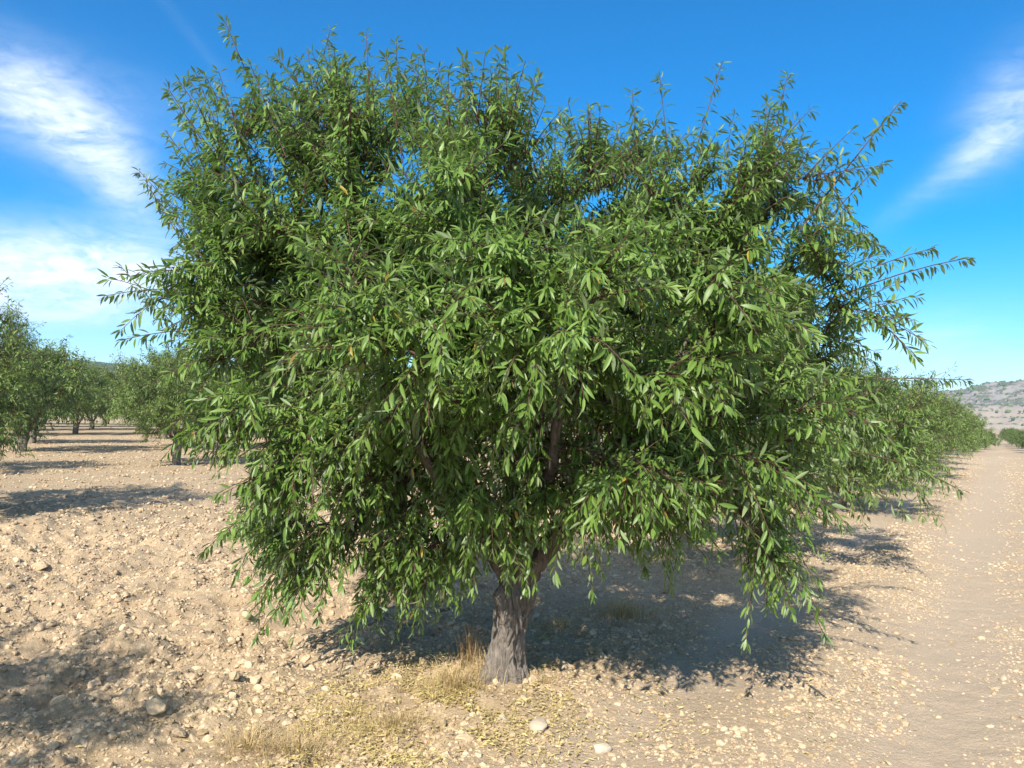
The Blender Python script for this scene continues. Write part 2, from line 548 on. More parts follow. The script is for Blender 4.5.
def grow(rng, limbs, lobes, n_br, n_sh, leaf_len, step, centre, special=(), simple=False, dens=1.0, zdroop=1.5, ztop=2.5, lw=0.235, inner=0.5):
    """limbs: (points, r0, r1); lobes: (centre, radius, squash). Returns branch mesh data and leaf mesh data."""
    lv, lf, lo = [], [], 0
    limb_v, limb_f, limb_o = [], [], 0
    nodes, nrad = [], []
    for pts, r0, r1 in limbs:
        pts = np.array(pts, float)
        K = 5 * (len(pts) - 1) + 1
        t = np.linspace(0, len(pts) - 1, K)
        # Catmull-Rom
        e = np.vstack([2 * pts[0] - pts[1], pts, 2 * pts[-1] - pts[-2]])
        i = np.minimum(t.astype(int), len(pts) - 2); f = (t - i)[:, None]
        p0, p1, p2, p3 = e[i], e[i + 1], e[i + 2], e[i + 3]
        c = 0.5 * (2 * p1 + (p2 - p0) * f + (2 * p0 - 5 * p1 + 4 * p2 - p3) * f ** 2 + (3 * p1 - p0 - 3 * p2 + p3) * f ** 3)
        rr = r0 + (r1 - r0) * np.linspace(0, 1, K) ** 0.7
        wob = 1 + 0.12 * (rng.random(K) - 0.5)
        c = c + rng.normal(0, 0.012, c.shape) * np.linspace(0, 1, K)[:, None]
        Kf = 6 * (K - 1) + 1
        tf = np.linspace(0, K - 1, Kf)
        cf = np.stack([np.interp(tf, np.arange(K), c[:, q]) for q in range(3)], -1)
        rf = np.interp(tf, np.arange(K), rr * wob)
        v, fq = tubes(cf[None], rf[None], 26)
        vv = v.reshape(Kf, 26, 3); dv = vv - cf[:, None]
        th_ = np.arange(26) / 26 * 2 * np.pi
        A_, B_ = np.meshgrid(th_, tf / 5)
        bump_ = 0.34 * (ring(A_ + 0.5 * B_, B_, 5, 2.5, 201) - 0.5) + 0.36 * (np.abs(ring(A_ + 0.4 * B_, B_, 11, 5, 207) - 0.5) * 2 - 0.5) + 0.14 * (ring(A_, B_, 24, 22, 211) - 0.5)
        v = (cf[:, None] + dv * (1 + bump_[..., None])).reshape(-1, 3)
        limb_v.append(v); limb_f.append(fq + limb_o); limb_o += len(v)
        for k in range(int(K * 0.3), K):
            nodes.append(c[k]); nrad.append(rr[k])
    # branch targets
    T, O = [], []
    area = np.array([l[1] ** 2 for l in lobes]); cnt = np.maximum(2, np.round(n_br * area / area.sum())).astype(int)
    C = np.array([l[0] for l in lobes]); Rr = np.array([l[1] for l in lobes]); Q = np.array([l[2] for l in lobes])
    for li in range(len(lobes)):
        k = 0; tries = 0
        while k < cnt[li] and tries < 4000:
            tries += 1
            d = unit(rng.normal(size=3)); fr = rng.uniform(inner, 1.0)
            p = C[li] + d * Rr[li] * fr * np.array([1, 1, Q[li]])
            dd = np.linalg.norm((p - C) / np.array([1, 1, 1]) / np.stack([Rr, Rr, Rr * Q], -1), axis=1)
            dd[li] = 9
            if dd.min() < 0.5 and rng.random() < 0.85: continue
            if p[2] < 0.45: continue
            T.append(p); O.append(unit(0.5 * d + 0.6 * unit(p - centre))); k += 1
    T = np.array(T); O = np.array(O)
    root = np.array(limbs[0][0][0], float)
    order = np.argsort(np.linalg.norm(T - root, axis=1))
    T, O = T[order], O[order]
    bp, br = [], []
    for t, o in zip(T, O):
        nd = np.array(nodes)
        dist = np.linalg.norm(nd - t, axis=1) + 0.55 * np.maximum(0, np.linalg.norm(nd - root, axis=1) - np.linalg.norm(t - root)) \
            + 0.35 * np.maximum(0, nd[:, 2] - t[2])
        j = int(np.argmin(dist)); p0 = nd[j]
        ln = np.linalg.norm(t - p0)
        lift = 0.22 if t[2] < ztop else 0.0
        c = p0 + (t - p0) * 0.5 + UP * lift * ln + rng.normal(0, 0.07, 3) * ln
        path = bez(p0[None], c[None], t[None], 8)[0]
        path[1:-1] += rng.normal(0, 0.015, (6, 3)) * min(ln, 1)
        r0 = min(nrad[j] * 0.75, 0.004 + 0.013 * ln); 
        rr = np.linspace(r0, 0.0028, 8)
        bp.append(path); br.append(rr)
        if ln > 0.25:
            for k in (2, 4, 5): nodes.append(path[k]); nrad.append(rr[k])
    bp = np.array(bp); br = np.array(br)
    v, fq = tubes(bp, br, 6)
    lv.append(v); lf.append(fq + lo); lo += len(v)
    # shoots
    nb = len(bp)
    bi = np.repeat(np.arange(nb), n_sh)
    tt = rng.uniform(0.25, 1.0, len(bi)) ** 0.8
    tt[::n_sh] = 1.0
    kf = tt * 7; k0 = np.minimum(kf.astype(int), 6); ff = (kf - k0)[:, None]
    P0 = bp[bi, k0] * (1 - ff) + bp[bi, k0 + 1] * ff
    tan = unit(bp[bi, k0 + 1] - bp[bi, k0])
    rd = unit(np.cross(tan, rng.normal(size=tan.shape)))
    out = unit(P0 - centre)
    zz = P0[:, 2:3]
    upb = 0.62 * sstep(zdroop, ztop + 0.3, zz) - 0.38 * sstep(zdroop + 0.1, zdroop - 0.7, zz)
    D = unit(0.45 * tan + 0.75 * rd + 0.55 * out + upb * UP)
    D[::n_sh] = unit(0.8 * tan[::n_sh] + 0.4 * out[::n_sh] + upb[::n_sh] * UP + 0.25 * rd[::n_sh])
    Ls = rng.uniform(0.12, 0.36, len(bi)) * (leaf_len / 0.078) ** 0.35
    Ls[::n_sh] *= 1.3
    up_s = sstep(ztop - 0.1, ztop + 0.6, zz[:, 0])
    Ls = Ls * (1 + 0.45 * up_s * rng.random(len(bi)))
    Ls = np.minimum(Ls, 0.43)
    sag = (0.30 - 0.22 * up_s) * rng.uniform(0.5, 1.5, len(bi))
    up_s = np.where(rng.random(len(bi)) < 0.25, 0, up_s)
    if len(special):
        sp = special
        P0 = np.vstack([P0, [s[0] for s in sp]]); tip = np.array([s[1] for s in sp])
        sd = tip - np.array([s[0] for s in sp]); sl = np.linalg.norm(sd, axis=1)
        sg = np.array([s[2] for s in sp])
        D = np.vstack([D, unit(sd + UP * (sg * sl)[:, None])]); Ls = np.concatenate([Ls, sl]); sag = np.concatenate([sag, sg])
        up_s = np.concatenate([up_s, np.ones(len(sp))])
    K = 5
    s = np.linspace(0, 1, K)
    SP = P0[:, None] + D[:, None] * (Ls[:, None] * s)[..., None] - UP * (Ls * sag)[:, None, None] * (s ** 2)[None, :, None]
    SR = np.clip(0.0022 + 0.0035 * Ls, 0, 0.006)[:, None] * np.linspace(1, 0.45, K)[None]
    v, fq = tubes(SP, SR, 3 if simple else 5)
    lv.append(v); lf.append(fq + lo); lo += len(v)
    # leaves along shoots
    cnt = np.maximum(3, (Ls / step * dens * rng.uniform(0.75, 1.2, len(Ls)))).astype(int)
    cnt = np.where(up_s > 0.6, np.maximum(4, (cnt * 0.78)).astype(int), cnt)
    if len(special): cnt[-len(special):] = (cnt[-len(special):] * 1.9).astype(int)
    si = np.repeat(np.arange(len(Ls)), cnt)
    first = np.repeat(np.cumsum(cnt) - cnt, cnt)
    ordn = np.arange(len(si)) - first
    s = np.clip((ordn + rng.random(len(si))) / cnt[si], 0, 1) ** 0.8
    s = np.clip(s * 0.94 + 0.06, 0, 1)
    tipc = rng.random(len(s)) < np.where(ordn < 0, 0, np.clip(6.0 / cnt[si], 0.05, 0.16))          # a tuft at the shoot tip
    s = np.where(tipc, 1 - 0.06 * rng.random(len(s)), s)
    P = P0[si] + D[si] * (Ls[si] * s)[:, None] - UP * (Ls[si] * sag[si] * s * s)[:, None]
    tan = unit(D[si] - UP * (2 * sag[si] * s)[:, None])
    a1 = unit(np.cross(tan, np.array([0.31, 0.57, 0.76]))); a2 = np.cross(tan, a1)
    ang = ordn * 2.39996 + rng.normal(0, 0.4, len(si)) + si * 1.7
    rad = a1 * np.cos(ang)[:, None] + a2 * np.sin(ang)[:, None]
    up_l = up_s[si]
    down = rng.uniform(-0.15, 0.95, len(si))
    fwd = 0.30 + 0.75 * s ** 3
    DL = unit(tan * fwd[:, None] + rad * 0.75 - UP * (down + 0.30 * up_l)[:, None])
    NL = tan * 0.6 + UP * 0.75 + rad * 0.25 + rng.normal(0, 0.42, P.shape)
    ln = np.clip(rng.normal(leaf_len, leaf_len * 0.26, len(si)), leaf_len * 0.45, leaf_len * 1.45) * (1 - 0.25 * s ** 6) * (1 - 0.08 * up_l)
    wd = ln * lw * rng.uniform(0.8, 1.2, len(si))
    P = P + DL * 0.008
    keep = P[:, 2] > 0.22
    P, DL, NL, ln, wd = P[keep], DL[keep], NL[keep], ln[keep], wd[keep]
    n = len(P)
    rnd = np.clip(rng.beta(2.2, 2.2, n) * 0.9 + rng.normal(0, 0.02, n), 0, 0.96)
    rnd = np.where(rng.random(n) < 0.006, rng.uniform(0.97, 1.0, n), rnd)
    LV = leaves(P, DL, NL, ln, wd, rng.uniform(-0.05, 0.38, n), rng.uniform(0.06, 0.34, n), rnd, simple)
    return (np.concatenate(limb_v), [np.concatenate(limb_f)]), (np.concatenate(lv), [np.concatenate(lf)]), LV


# ------------------------------------------------------------------ the big almond tree
ctr = np.array([0.05, 4.66, 1.9])
LOBES = [  # (picture x, y, distance, radius m, squash)
    (395, 218, 4.6, 0.72, 0.95), (305, 205, 4.5, 0.64, 1.0), (240, 275, 4.4, 0.48, 0.9), (285, 375, 4.4, 0.50, 0.8),
    (340, 470, 4.6, 0.60, 0.95), (430, 490, 4.9, 0.52, 0.9), (308, 525, 4.7, 0.40, 0.75), (455, 315, 3.5, 0.62, 0.9),
    (500, 235, 4.0, 0.70, 1.0), (430, 190, 5.4, 0.72, 0.9), (690, 215, 4.7, 0.64, 0.95), (770, 240, 4.5, 0.58, 0.95),
    (800, 350, 4.5, 0.52, 0.9), (700, 420, 3.9, 0.54, 0.9), (750, 445, 4.4, 0.48, 0.85), (610, 345, 3.4, 0.60, 0.85),
    (600, 280, 5.6, 0.85, 0.85), (330, 320, 5.6, 0.85, 0.85), (740, 330, 5.6, 0.75, 0.9), (600, 430, 3.8, 0.40, 0.9),
    (505, 460, 4.2, 0.36, 0.8), (660, 465, 4.3, 0.40, 0.7), (520, 390, 5.2, 0.66, 0.7), (630, 230, 4.5, 0.48, 0.9),
    (745, 530, 4.1, 0.22, 1.1), (385, 570, 4.7, 0.26, 0.8), (820, 420, 4.7, 0.32, 0.8), (215, 285, 4.6, 0.32, 0.9),
    (570, 215, 4.8, 0.42, 0.9), (500, 290, 4.4, 0.5, 0.9), (345, 445, 4.35, 0.40, 0.8), (420, 300, 4.9, 0.5, 0.9), (640, 495, 4.4, 0.28, 0.7), (575, 475, 4.2, 0.27, 0.8), (560, 300, 5.3, 0.6, 0.9), (300, 300, 4.9, 0.5, 0.9), (600, 380, 4.8, 0.5, 0.8),
    (405, 440, 4.25, 0.38, 0.9), (495, 505, 4.25, 0.19, 1.0), (455, 540, 4.45, 0.20, 0.9), (240, 200, 4.6, 0.36, 0.9), (345, 160, 4.7, 0.4, 0.8), (650, 290, 4.9, 0.6, 0.9),
    (420, 350, 4.4, 0.70, 0.8), (330, 260, 5.2, 0.70, 0.8), (680, 330, 4.4, 0.60, 0.8), (520, 330, 4.7, 0.6, 0.8),
]
lobes = [(at(a, b, d), r, q) for a, b, d, r, q in LOBES]
LIMBS = [
    ([(0.03, 4.66, 0.36), (0.09, 4.66, 0.62), (0.27, 4.62, 0.88), (0.40, 4.58, 1.02), (0.47, 4.55, 1.30), (0.85, 4.6, 1.75), (1.25, 4.6, 2.4)], 0.102, 0.022),
    ([(0.03, 4.66, 0.38), (0.02, 4.64, 0.60), (-0.22, 4.6, 0.92), (-0.62, 4.5, 1.3), (-1.0, 4.5, 1.85), (-1.25, 4.5, 2.4)], 0.090, 0.020),
    ([(0.03, 4.66, 0.40), (0.05, 4.70, 0.62), (0.10, 4.9, 0.95), (0.2, 5.3, 1.6), (0.3, 5.7, 2.4)], 0.080, 0.020),
    ([(0.03, 4.66, 0.40), (0.04, 4.63, 0.65), (0.03, 4.55, 1.05), (-0.12, 4.5, 1.8), (-0.35, 4.55, 2.7)], 0.080, 0.018),
    ([(0.03, 4.66, 0.45), (0.12, 4.5, 0.95), (0.22, 4.1, 1.35), (0.25, 3.8, 1.8), (0.3, 3.6, 2.1)], 0.060, 0.015),
    ([(0.03, 4.66, 0.45), (-0.10, 4.78, 0.85), (-0.55, 5.2, 1.5), (-0.95, 5.5, 2.3)], 0.065, 0.016),
    ([(0.28, 4.62, 0.93), (0.6, 4.85, 1.3), (1.0, 5.3, 1.7), (1.4, 5.6, 2.1)], 0.055, 0.016),
    ([(-0.2, 4.6, 0.9), (-0.35, 4.3, 1.15), (-0.5, 4.0, 1.5), (-0.45, 3.7, 1.9)], 0.048, 0.014),
    ([(0.45, 4.58, 1.2), (0.8, 4.4, 1.35), (1.2, 4.3, 1.4), (1.5, 4.3, 1.3)], 0.040, 0.010),
    ([(0.40, 4.58, 1.15), (0.55, 4.55, 1.7), (0.75, 4.6, 2.3), (0.95, 4.65, 2.8)], 0.045, 0.012),
]
SPEC = [  # long bare-looking shoots that stand out of the crown: start px,py, tip px,py, distance, sag
    (285, 160, 228, 28, 4.5, -0.05), (300, 150, 330, 30, 4.6, 0.0), (355, 160, 345, 62, 4.6, 0.0), (372, 150, 366, 32, 4.6, 0), (400, 150, 396, 42, 4.6, 0),
    (430, 150, 424, 50, 4.7, 0), (470, 160, 462, 55, 4.7, 0), (490, 160, 500, 60, 4.6, 0), (520, 190, 534, 85, 4.5, 0.02),
    (240, 200, 168, 88, 4.5, 0), (230, 220, 165, 130, 4.5, 0.0), (260, 180, 205, 75, 4.5, 0), (640, 180, 632, 90, 4.6, 0), (690, 170, 722, 62, 4.6, 0.0),
    (670, 170, 660, 78, 4.6, 0), (600, 190, 590, 120, 4.6, 0), (760, 190, 788, 74, 4.6, 0.0), (720, 180, 735, 110, 4.7, 0),
    (800, 230, 905, 96, 4.4, 0.05), (800, 250, 886, 158, 4.4, 0.05), (830, 300, 975, 255, 4.4, 0.12), (820, 290, 940, 245, 4.5, 0.10),
    (830, 430, 905, 378, 4.6, 0.05), (840, 450, 955, 490, 4.3, 0.25), (820, 470, 897, 512, 4.2, 0.3), (760, 530, 748, 628, 4.0, 0.15),
    (200, 290, 104, 296, 4.4, 0.15), (220, 330, 122, 340, 4.4, 0.15), (270, 500, 212, 548, 4.4, 0.25), (330, 560, 268, 628, 4.5, 0.25), (310, 560, 275, 590, 4.5, 0.2),
    (400, 560, 398, 612, 4.6, 0.1), (500, 510, 508, 580, 4.2, 0.1), (515, 500, 524, 575, 4.25, 0.1), (590, 500, 600, 565, 3.9, 0.1), (270, 440, 222, 470, 4.1, 0.2),
    (650, 530, 668, 580, 4.2, 0.2), (850, 380, 968, 380, 5.2, 0.05), (175, 230, 145, 180, 4.6, 0.0), (330, 170, 300, 90, 4.6, 0), (450, 150, 448, 70, 4.7, 0.0),
]
sr = np.random.default_rng(21)
for x0, x1, y0, y1, n in ((225, 525, 150, 190, 42), (605, 830, 170, 215, 30), (175, 225, 215, 330, 8), (800, 850, 210, 320, 6)):
    for _ in range(n):           # more of the thin upright shoots
        a = sr.uniform(x0, x1); b = sr.uniform(y0, y1); h_ = sr.uniform(50, 115) if n > 10 else sr.uniform(35, 60)
        top_ = max(b - h_, 56 + 0.0009 * (a - 370) ** 2)
        lean_ = (a - 520) * 0.12 + sr.normal(0, 12)
        SPEC.append((a, b, a + lean_, top_, sr.uniform(4.1, 5.4), sr.uniform(-0.02, 0.08)))
special = [(at(a, b, d), at(c, e, d), s) for a, b, c, e, d, s in SPEC]
rng = np.random.default_rng(12)
(MV, MF), (BV, BF), (LVv, LFf, LA) = grow(rng, LIMBS, lobes, 820, 15, 0.069, 0.0150, ctr, special)

tree = empty('almond_tree', (0, 4.66, 0))
tag(tree, 'large bushy green almond tree with furrowed grey trunk standing alone in front', 'tree')
OFF = np.array([0, 4.66, 0])
link('crown', new_mesh('almond_crown', LVv - OFF, LFf, M_LEAF, True, {'rnd': LA}), tree)
link('limbs', new_mesh('almond_limbs', MV - OFF, MF, M_LIMB, True), tree)
link('branches', new_mesh('almond_branches', BV - OFF, BF, M_TWIG, True), tree)
print('leaves', len(LA) // 11)

# trunk: flared, furrowed
K, S = 200, 200
t = np.linspace(0, 1, K)
cx = np.interp(t, [0, 0.35, 0.75, 1.0], [-0.045, -0.015, 0.04, 0.075])
cx = cx + 0.01 * np.sin(t * 5)
cz = -0.10 + 0.78 * t
rr = 0.105 + 0.055 * np.exp(-(t / 0.16)) + 0.018 * np.exp(-((t - 0.9) / 0.15) ** 2) + 0.01 * np.sin(t * 9)
rr = rr * (1 - 0.55 * sstep(0.80, 1.0, t))
th = np.arange(S) / S * 2 * np.pi
TH, TT = np.meshgrid(th, t)
tw = TH + 1.1 * TT                       # the furrows twist round the trunk


wv = tw + 0.35 * (ring(TH, TT, 6, 7, 3) - 0.5)
f1 = np.abs(ring(wv, TT, 22, 5.5, 7) - 0.5) * 2
f2 = np.abs(ring(wv, TT, 40, 16, 9) - 0.5) * 2
f3 = ring(TH, TT, 70, 60, 13)
lob = ring(TH, TT, 5, 2, 17) - 0.5
f4 = np.abs(ring(wv + 0.25 * (ring(TH, TT, 14, 18, 23) - 0.5), TT, 34, 5, 19) - 0.5) * 2
rad = rr[:, None] * (1 + 0.16 * lob) + 0.05 * np.clip(np.cos(5 * TH + 0.6) + 0.4 * np.cos(3 * TH), 0, 2) * np.exp(-np.maximum(TT - 0.10, 0) / 0.07) \
    + 0.016 * (np.clip(f1 * 1.6, 0, 1) ** 0.6 - 0.6) + 0.020 * (np.clip(f4 * 2.4, 0, 1) - 0.6) + 0.007 * (f2 - 0.5) + 0.005 * (f3 - 0.5)
for ka, kz, kr in ((-1.9, 0.66, 0.020), (-2.6, 0.80, 0.018)):     # knots
    rad = rad + kr * np.exp(-(((np.angle(np.exp(1j * (TH - ka)))) * 0.11 / 0.035) ** 2 + ((TT - kz) * 0.78 / 0.04) ** 2))
V = np.stack([cx[:, None] + rad * np.cos(TH), 0.0 + rad * np.sin(TH), np.broadcast_to(cz[:, None], TH.shape)], -1).reshape(-1, 3)
i = np.arange(K * S).reshape(K, S); j = np.roll(i, -1, axis=1)
F = np.stack([i[:-1], j[:-1], j[1:], i[1:]], -1).reshape(-1, 4)
top = len(V); V = np.vstack([V, [[cx[-1], 0, cz[-1] + 0.03]]])
cap = np.stack([i[-1], j[-1], np.full(S, top)], -1)
link('trunk', new_mesh('almond_trunk', V, [F, cap], M_BARK, True), tree)


# ------------------------------------------------------------------ orchard trees
def orchard_tree(seed, h, rad, n_br, n_sh, leaf_len, step, name, dens=1.0, lw=0.26, zt=0.62):
    rng = np.random.default_rng(seed)
    lean = rng.normal(0, 0.06, 2)
    lb = []
    nl = 15
    for k in range(nl):
        a = k * 2.4 + rng.uniform(-0.3, 0.3)
        f = (k + 0.5) / nl
        rr_ = rad * (0.72 * math.sqrt(f)) * rng.uniform(0.85, 1.1)
        lr = rad * rng.uniform(0.36, 0.52)
        z = zt + 0.35 + lr * 0.5 + (h - 0.35 - zt - lr * 0.9) * (1 - 0.75 * f) * rng.uniform(0.7, 1.0)
        z = min(z, h - lr * 0.8)
        lb.append((np.array([rr_ * math.cos(a), rr_ * math.sin(a), z]), lr, rng.uniform(0.8, 1.0)))
    lb.append((np.array([0, 0, h * 0.55]), rad * 0.6, 0.8))
    lm = []
    for k in range(5):
        a = k * 1.257 + rng.uniform(-0.3, 0.3)
        e = np.array([math.cos(a), math.sin(a), 0])
        lm.append(([(0.02, 0, zt - 0.18), (lean[0] + e[0] * 0.1, lean[1] + e[1] * 0.1, zt + 0.15), tuple(e * rad * 0.3 + UP * (h * 0.45)),
                    tuple(e * rad * 0.55 + UP * (h * 0.7))], 0.075, 0.015))
    c = np.array([0, 0, h * 0.5])
    (mv, mf), (bv, bf), (v, f, a) = grow(rng, lm, lb, n_br, n_sh, leaf_len, step, c, (), True, dens, 1.0, h * 0.62, lw, 0.4)
    bm = new_mesh(name + '_branches', np.vstack([bv, mv]), [bf[0], mf[0] + len(bv)], M_TWIG, True)
    cm = new_mesh(name + '_crown', v, f, M_LEAF_FAR, True, {'rnd': a})
    K, S = 16, 20
    t = np.linspace(0, 1, K); th = np.arange(S) / S * 2 * np.pi
    TH, TT = np.meshgrid(th, t)
    r_ = (0.115 + 0.05 * np.exp(-t / 0.12) + 0.015 * t)[:, None] * (1 + 0.25 * (ring(TH, TT, 6, 3, seed) - 0.5) + 0.16 * (ring(TH, TT, 12, 8, seed + 5) - 0.5))
    V = np.stack([lean[0] * TT + r_ * np.cos(TH), lean[1] * TT + r_ * np.sin(TH), -0.1 + (zt + 0.2) * TT], -1).reshape(-1, 3)
    i = np.arange(K * S).reshape(K, S); j = np.roll(i, -1, axis=1)
    F = np.stack([i[:-1], j[:-1], j[1:], i[1:]], -1).reshape(-1, 4)
    top = len(V); V = np.vstack([V, [[lean[0], lean[1], 0.12 + zt]]])
    tm = new_mesh(name + '_trunk', V, [F, np.stack([i[-1], j[-1], np.full(S, top)], -1)], M_BARK, True)
    print(name, len(v) // 5)
    return cm, bm, tm


ROWK = [orchard_tree(83, 3.0, 2.25, 360, 12, 0.085, 0.024, 'row_a', 1.0, 0.26, 0.32),
        orchard_tree(89, 2.9, 2.25, 360, 12, 0.085, 0.024, 'row_b', 1.0, 0.26, 0.30)]
ROWF = [orchard_tree(93, 3.0, 2.25, 220, 8, 0.13, 0.034, 'row_c', 1.0, 0.3, 0.3), orchard_tree(97, 2.9, 2.2, 220, 8, 0.13, 0.034, 'row_d', 1.0, 0.3, 0.35)]
NEAR = [orchard_tree(31, 3.3, 2.25, 380, 12, 0.085, 0.024, 'near_a'),
        orchard_tree(47, 3.1, 2.2, 340, 12, 0.085, 0.024, 'near_b')]
FAR = [orchard_tree(61, 3.1, 2.1, 260, 8, 0.13, 0.034, 'far_a', 1.0, 0.3, 0.32), orchard_tree(67, 2.9, 2.15, 260, 8, 0.13, 0.034, 'far_b', 1.0, 0.3, 0.28),
       orchard_tree(71, 3.2, 2.1, 260, 8, 0.13, 0.034, 'far_c', 1.0, 0.3, 0.36)]


def plant_tree(x, y, kit, rz, sc, label, group):
    o = empty('almond_tree', (x, y, float(base_height(np.array([x]), np.array([y]))[0]) - 0.02), rz, sc)
    for nm, m in zip(('crown', 'branches', 'trunk'), kit): link(nm, m, o)
    tag(o, label, 'tree', group)
    return o


prng = np.random.default_rng(77)
G_ROW = 'almond trees in a line along the dirt track'
G_LEFT = 'almond trees of the left orchard rows'
G_END = 'almond trees beyond the end of the track'
# the row of the big tree, running away along the track
for k in range(-1, 15):
    if k == 0: continue
    x, y = grid_pt(5.5 * k, 0)
    if k == -1:
        plant_tree(-4.4, 1.3, NEAR[1], 2.0, 0.86, 'almond tree beside the camera, just out of frame, whose shade falls at lower left', G_ROW)
        continue
    kit = ROWK[k % 2] if k < 5 else ROWF[k % 2]
    lab = {1: 'almond tree next in the row, half hidden behind the right side of the big tree',
           2: 'second almond tree after the big one, low over the dusty track edge'}.get(
        k, 'small receding almond tree of the dense row beside the dirt track')
    plant_tree(x + prng.normal(0, 0.15), y + prng.normal(0, 0.2), kit, prng.uniform(0, 6.28), prng.uniform(0.84, 0.90), lab, G_ROW)

LEFT_NAMED = [
    (-8.40, 10.9, NEAR[0], 0.6, 0.93, 'bushy dark green almond tree cut off by the left edge of the photo'),
    (-13.9, 18.0, NEAR[1], 1.4, 1.0, 'shaded almond tree directly behind the one cut off by the left edge'),
    (-9.55, 22.0, NEAR[1], 2.5, 0.98, 'almond tree with a clean upright trunk, just left of the big crown'),
    (-20.5, 33.0, FAR[2], 0.9, 1.25, 'almond tree with a thick dark trunk seen under the leftmost crown'),
]
for x, y, kit, rz, sc, lab in LEFT_NAMED:
    plant_tree(x, y, kit, rz, sc, lab, G_LEFT)
for p in (9.3, 17.6, 26.0, 34.4, 42.8, 51.2, 59.6, 68.0):
    for k in range(0, 22):
        r_ = 4.2 + 5.45 * k
        x, y = grid_pt(r_, p)
        px = 512 + FPX * x / y
        if y < 23 or px < -160 or px > 560 or y > 125: continue
        if min(math.hypot(x - q[0], y - q[1]) for q in LEFT_NAMED) < 3.4: continue
        far = 'small distant almond tree in the far rows on the left' if y > 45 else 'middle-distance almond tree in the rows behind the clean upright trunk'
        plant_tree(x + prng.normal(0, 0.25), y + prng.normal(0, 0.25), FAR[int(prng.integers(3))], prng.uniform(0, 6.28), prng.uniform(1.18, 1.34), far, G_LEFT)
# orchard past the end of the track on the right
for i in range(6):
    for k in range(7):
        y = 84 + 8.5 * i + prng.normal(0, 0.5)
        x = 0.585 * y + 5.4 * k + prng.normal(0, 0.4) + 2.2
        plant_tree(x, y, FAR[int(prng.integers(3))], prng.uniform(0, 6.28), prng.uniform(0.72, 0.85), 'tiny far almond tree beyond the end of the dirt track', G_END)


# ------------------------------------------------------------------ dry grass, weeds, fallen leaves
def blades(rng, n, spread, h0, h1, w, lean):
    a = rng.uniform(0, 6.283, n); d = np.abs(rng.normal(0, spread, n))
    P = np.stack([d * np.cos(a), d * np.sin(a) * 0.8, np.full(n, -0.02)], -1)
    H = rng.uniform(h0, h1, n) * np.exp(-(d / (spread * 2.2)) ** 2)
    aa = a + rng.normal(0, 0.9, n)
    out = np.stack([np.cos(aa), np.sin(aa), np.zeros(n)], -1) * (lean * rng.uniform(0.2, 1.4, n))[:, None]
    K = 5; s = np.linspace(0, 1, K)
    C = P[:, None] + UP * (H[:, None] * s)[..., None] + out[:, None] * (H[:, None] * s ** 2)[..., None] - UP * (H * 0.35)[:, None, None] * (s ** 3)[None, :, None]
    side = np.stack([-np.sin(aa), np.cos(aa), np.zeros(n)], -1)
    ww = w * (1 - 0.85 * s)
    V = np.stack([C - side[:, None] * ww[None, :, None], C + side[:, None] * ww[None, :, None]], 2)
    i = np.arange(n * K * 2).reshape(n, K, 2)
    F = np.stack([i[:, :-1, 0], i[:, :-1, 1], i[:, 1:, 1], i[:, 1:, 0]], -1).reshape(-1, 4)
    return V.reshape(-1, 3), F, np.repeat(rng.random(n), K * 2)


TUFTS = [(452, 695, 520, 0.17, 0.10, 0.30, 0.0016, 0.7), (300, 752, 850, 0.26, 0.06, 0.17, 0.0015, 1.0), (395, 730, 700, 0.20, 0.06, 0.16, 0.0018, 0.9),
         (250, 745, 500, 0.16, 0.05, 0.14, 0.0018, 0.9), (622, 615, 700, 0.24, 0.12, 0.28, 0.0018, 0.6), (560, 628, 350, 0.20, 0.08, 0.2, 0.0017, 0.7),
         (490, 678, 240, 0.10, 0.10, 0.26, 0.0018, 0.6), (545, 688, 160, 0.12, 0.05, 0.12, 0.0017, 0.8), (350, 710, 260, 0.2, 0.04, 0.11, 0.0016, 0.9)]
rng = np.random.default_rng(5)
gv, gf, ga, go = [], [], [], 0
for px, py, n, sp, h0, h1, w, ln in TUFTS:
    g = on_ground(px, py)
    v, f, a = blades(rng, n, sp, h0, h1, w, ln)
    v = v + np.array([g[0], g[1], 0])
    v[:, 2] += ground_height(v[:, 0], v[:, 1])
    gv.append(v); gf.append(f + go); ga.append(a); go += len(v)
tag(link('dry_grass', new_mesh('dry_grass', np.concatenate(gv), [np.concatenate(gf)], M_STRAW, True, {'rnd': np.concatenate(ga)})),
    'golden dry grass round the trunk and along the bottom edge', kind='stuff')
g = on_ground(468, 668)
v, f, a = blades(rng, 120, 0.085, 0.24, 0.56, 0.0022, 0.30)
o = link('dry_weed', new_mesh('dry_weed', v, [f], M_RUST, True, {'rnd': a}))
o.location = (g[0], g[1], float(ground_height(g[0:1], g[1:2])[0]))
tag(o, 'tall rusty dry weed stems at the left foot of the big trunk', 'weed')

